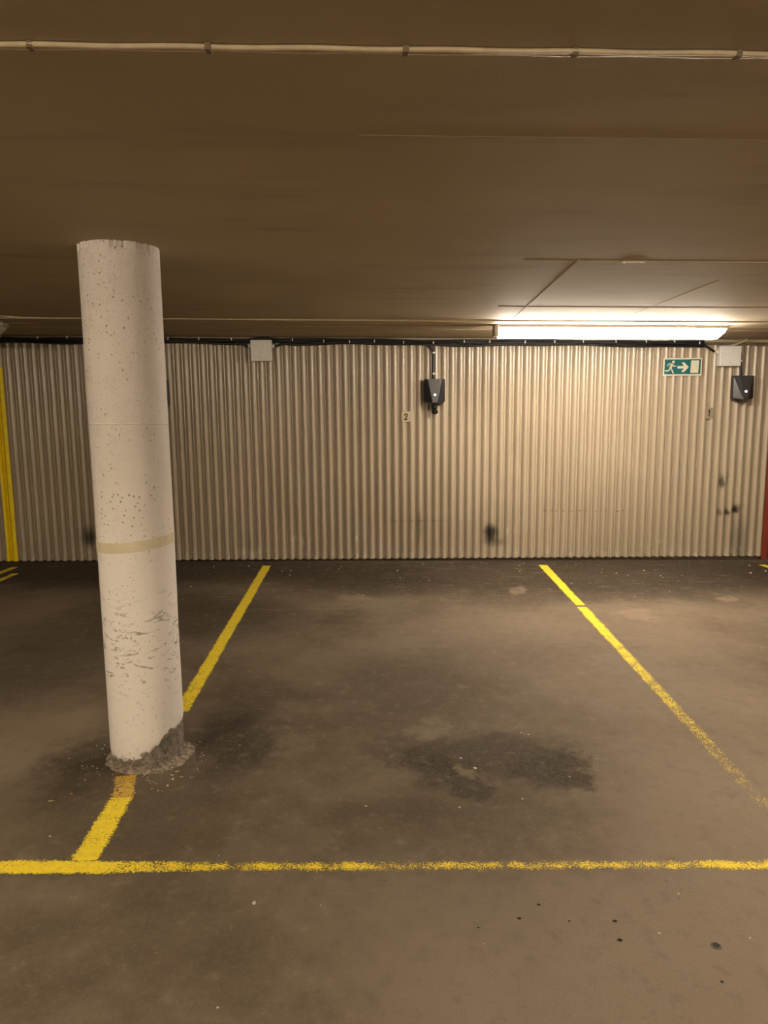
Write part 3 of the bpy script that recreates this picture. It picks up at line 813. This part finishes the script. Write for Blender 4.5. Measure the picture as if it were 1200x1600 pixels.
def leaf(px, py, size, rot, colr, label):
    p = P(px, py); m = plain('dry_leaf_'+label.split()[0], colr, .7, .3, 0, .12, 120)
    pts = [(-1, 0), (-.55, .38), (-.1, .5), (.35, .36), (1, .05), (.5, -.3), (0, -.42), (-.5, -.3)]
    bm = bmesh.new(); c0 = bm.verts.new((0, 0, .003)); ring = []
    for i, (x, y) in enumerate(pts):
        ring.append(bm.verts.new((x*size, y*size, .001+.35*size*(abs(y)**1.5)+.0012*(i % 2))))
    for i in range(len(ring)): bm.faces.new([c0, ring[i], ring[(i+1) % len(ring)]])
    o = mesh_obj('dry_leaf', bm, m, None, smooth=True); o.location = (p.x, p.y, 0); o.rotation_euler = (0, 0, rot)
    so = o.modifiers.new('t', 'SOLIDIFY'); so.thickness = .0006
    tag(o, label, 'leaf'); return o
leaf(80, 1252, .012, .3, (.62, .52, .36), 'pale dry leaf scrap on the floor left of the column foot')
leaf(112, 1241, .010, -.3, (.45, .23, .09), 'brown dry leaf scrap beside the pale one near the column')
leaf(277, 1206, .012, .1, (.58, .36, .15), 'orange leaf scrap in front of the column foot, right side')
leaf(284, 1214.5, .008, .1, (.55, .42, .25), 'tan leaf scrap just in front of the orange one')
leaf(1172, 1467, .007, .5, (.66, .58, .46), 'white paper crumb on the floor near the anchor sleeve')

# loose grit: countless specks
gm = plain('pale_grit', (.66, .60, .50), .7, .3, 0, .05)
bm = bmesh.new()
def speck(p, r):
    h = bmesh.ops.create_icosphere(bm, subdivisions=1, radius=r)
    ca = random.random()*3; sx = random.uniform(.7, 1.8)
    for v in h['verts']:
        x, y = v.co.x*sx, v.co.y
        v.co = Vector((p.x+x*math.cos(ca)-y*math.sin(ca), p.y+x*math.sin(ca)+y*math.cos(ca), r*.35+v.co.z*.6))
for (x, y, r) in [(1171, 884, .010), (1173, 896, .013), (1024, 891, .004), (963, 896, .008), (981, 899, .006), (1032, 900, .007), (940, 895, .005), (941, 890, .004), (1006, 892, .006),
                  (621, 892, .008), (530, 889, .006), (441, 893, .007), (334, 886, .009), (389, 885, .008), (454, 892, .006), (453, 899, .007), (625, 903, .007), (567, 930, .006),
                  (560, 928, .005), (670, 907, .006), (661, 882, .006), (812, 884, .006), (818, 881, .006), (812, 893, .006), (298, 917, .008), (596, 994, .005), (893, 912, .005),
                  (1196, 893, .01), (720, 1185, .005), (742, 1201, .007), (890, 1214, .004), (816, 1249, .004), (572, 1260, .004), (718, 1262, .003), (397, 1412, .006), (78, 1307, .003),
                  (262, 1228, .004), (247, 1236, .003), (270, 1218, .005), (1030, 1459, .004), (818, 1147, .004), (826, 1148, .004), (814, 1145, .004), (1060, 1397, .003), (340, 1575, .003)]:
    speck(P(x, y), r)
for i in range(420):
    t = random.random()
    if t < .35: q = Vector((random.uniform(-5, 4.5), D-.1-random.random()**2*1.3, 0)); r = random.uniform(.0015, .004)
    elif t < .6:
        a = random.uniform(-2.4, 2.4); rr = PR*1.1+abs(random.gauss(0, .09)); q = Vector((PX+math.sin(a)*rr, PY-math.cos(a)*rr, 0)); r = random.uniform(.001, .0028)
    else: q = Vector((random.uniform(-3, 3), random.uniform(1.1, 6), 0)); r = random.uniform(.0007, .0019)
    speck(q, r)
gr = mesh_obj('floor_grit', bm, gm); tag(gr, 'scattered pale grit and crumbs lying all over the floor', 'grit', None, 'stuff')
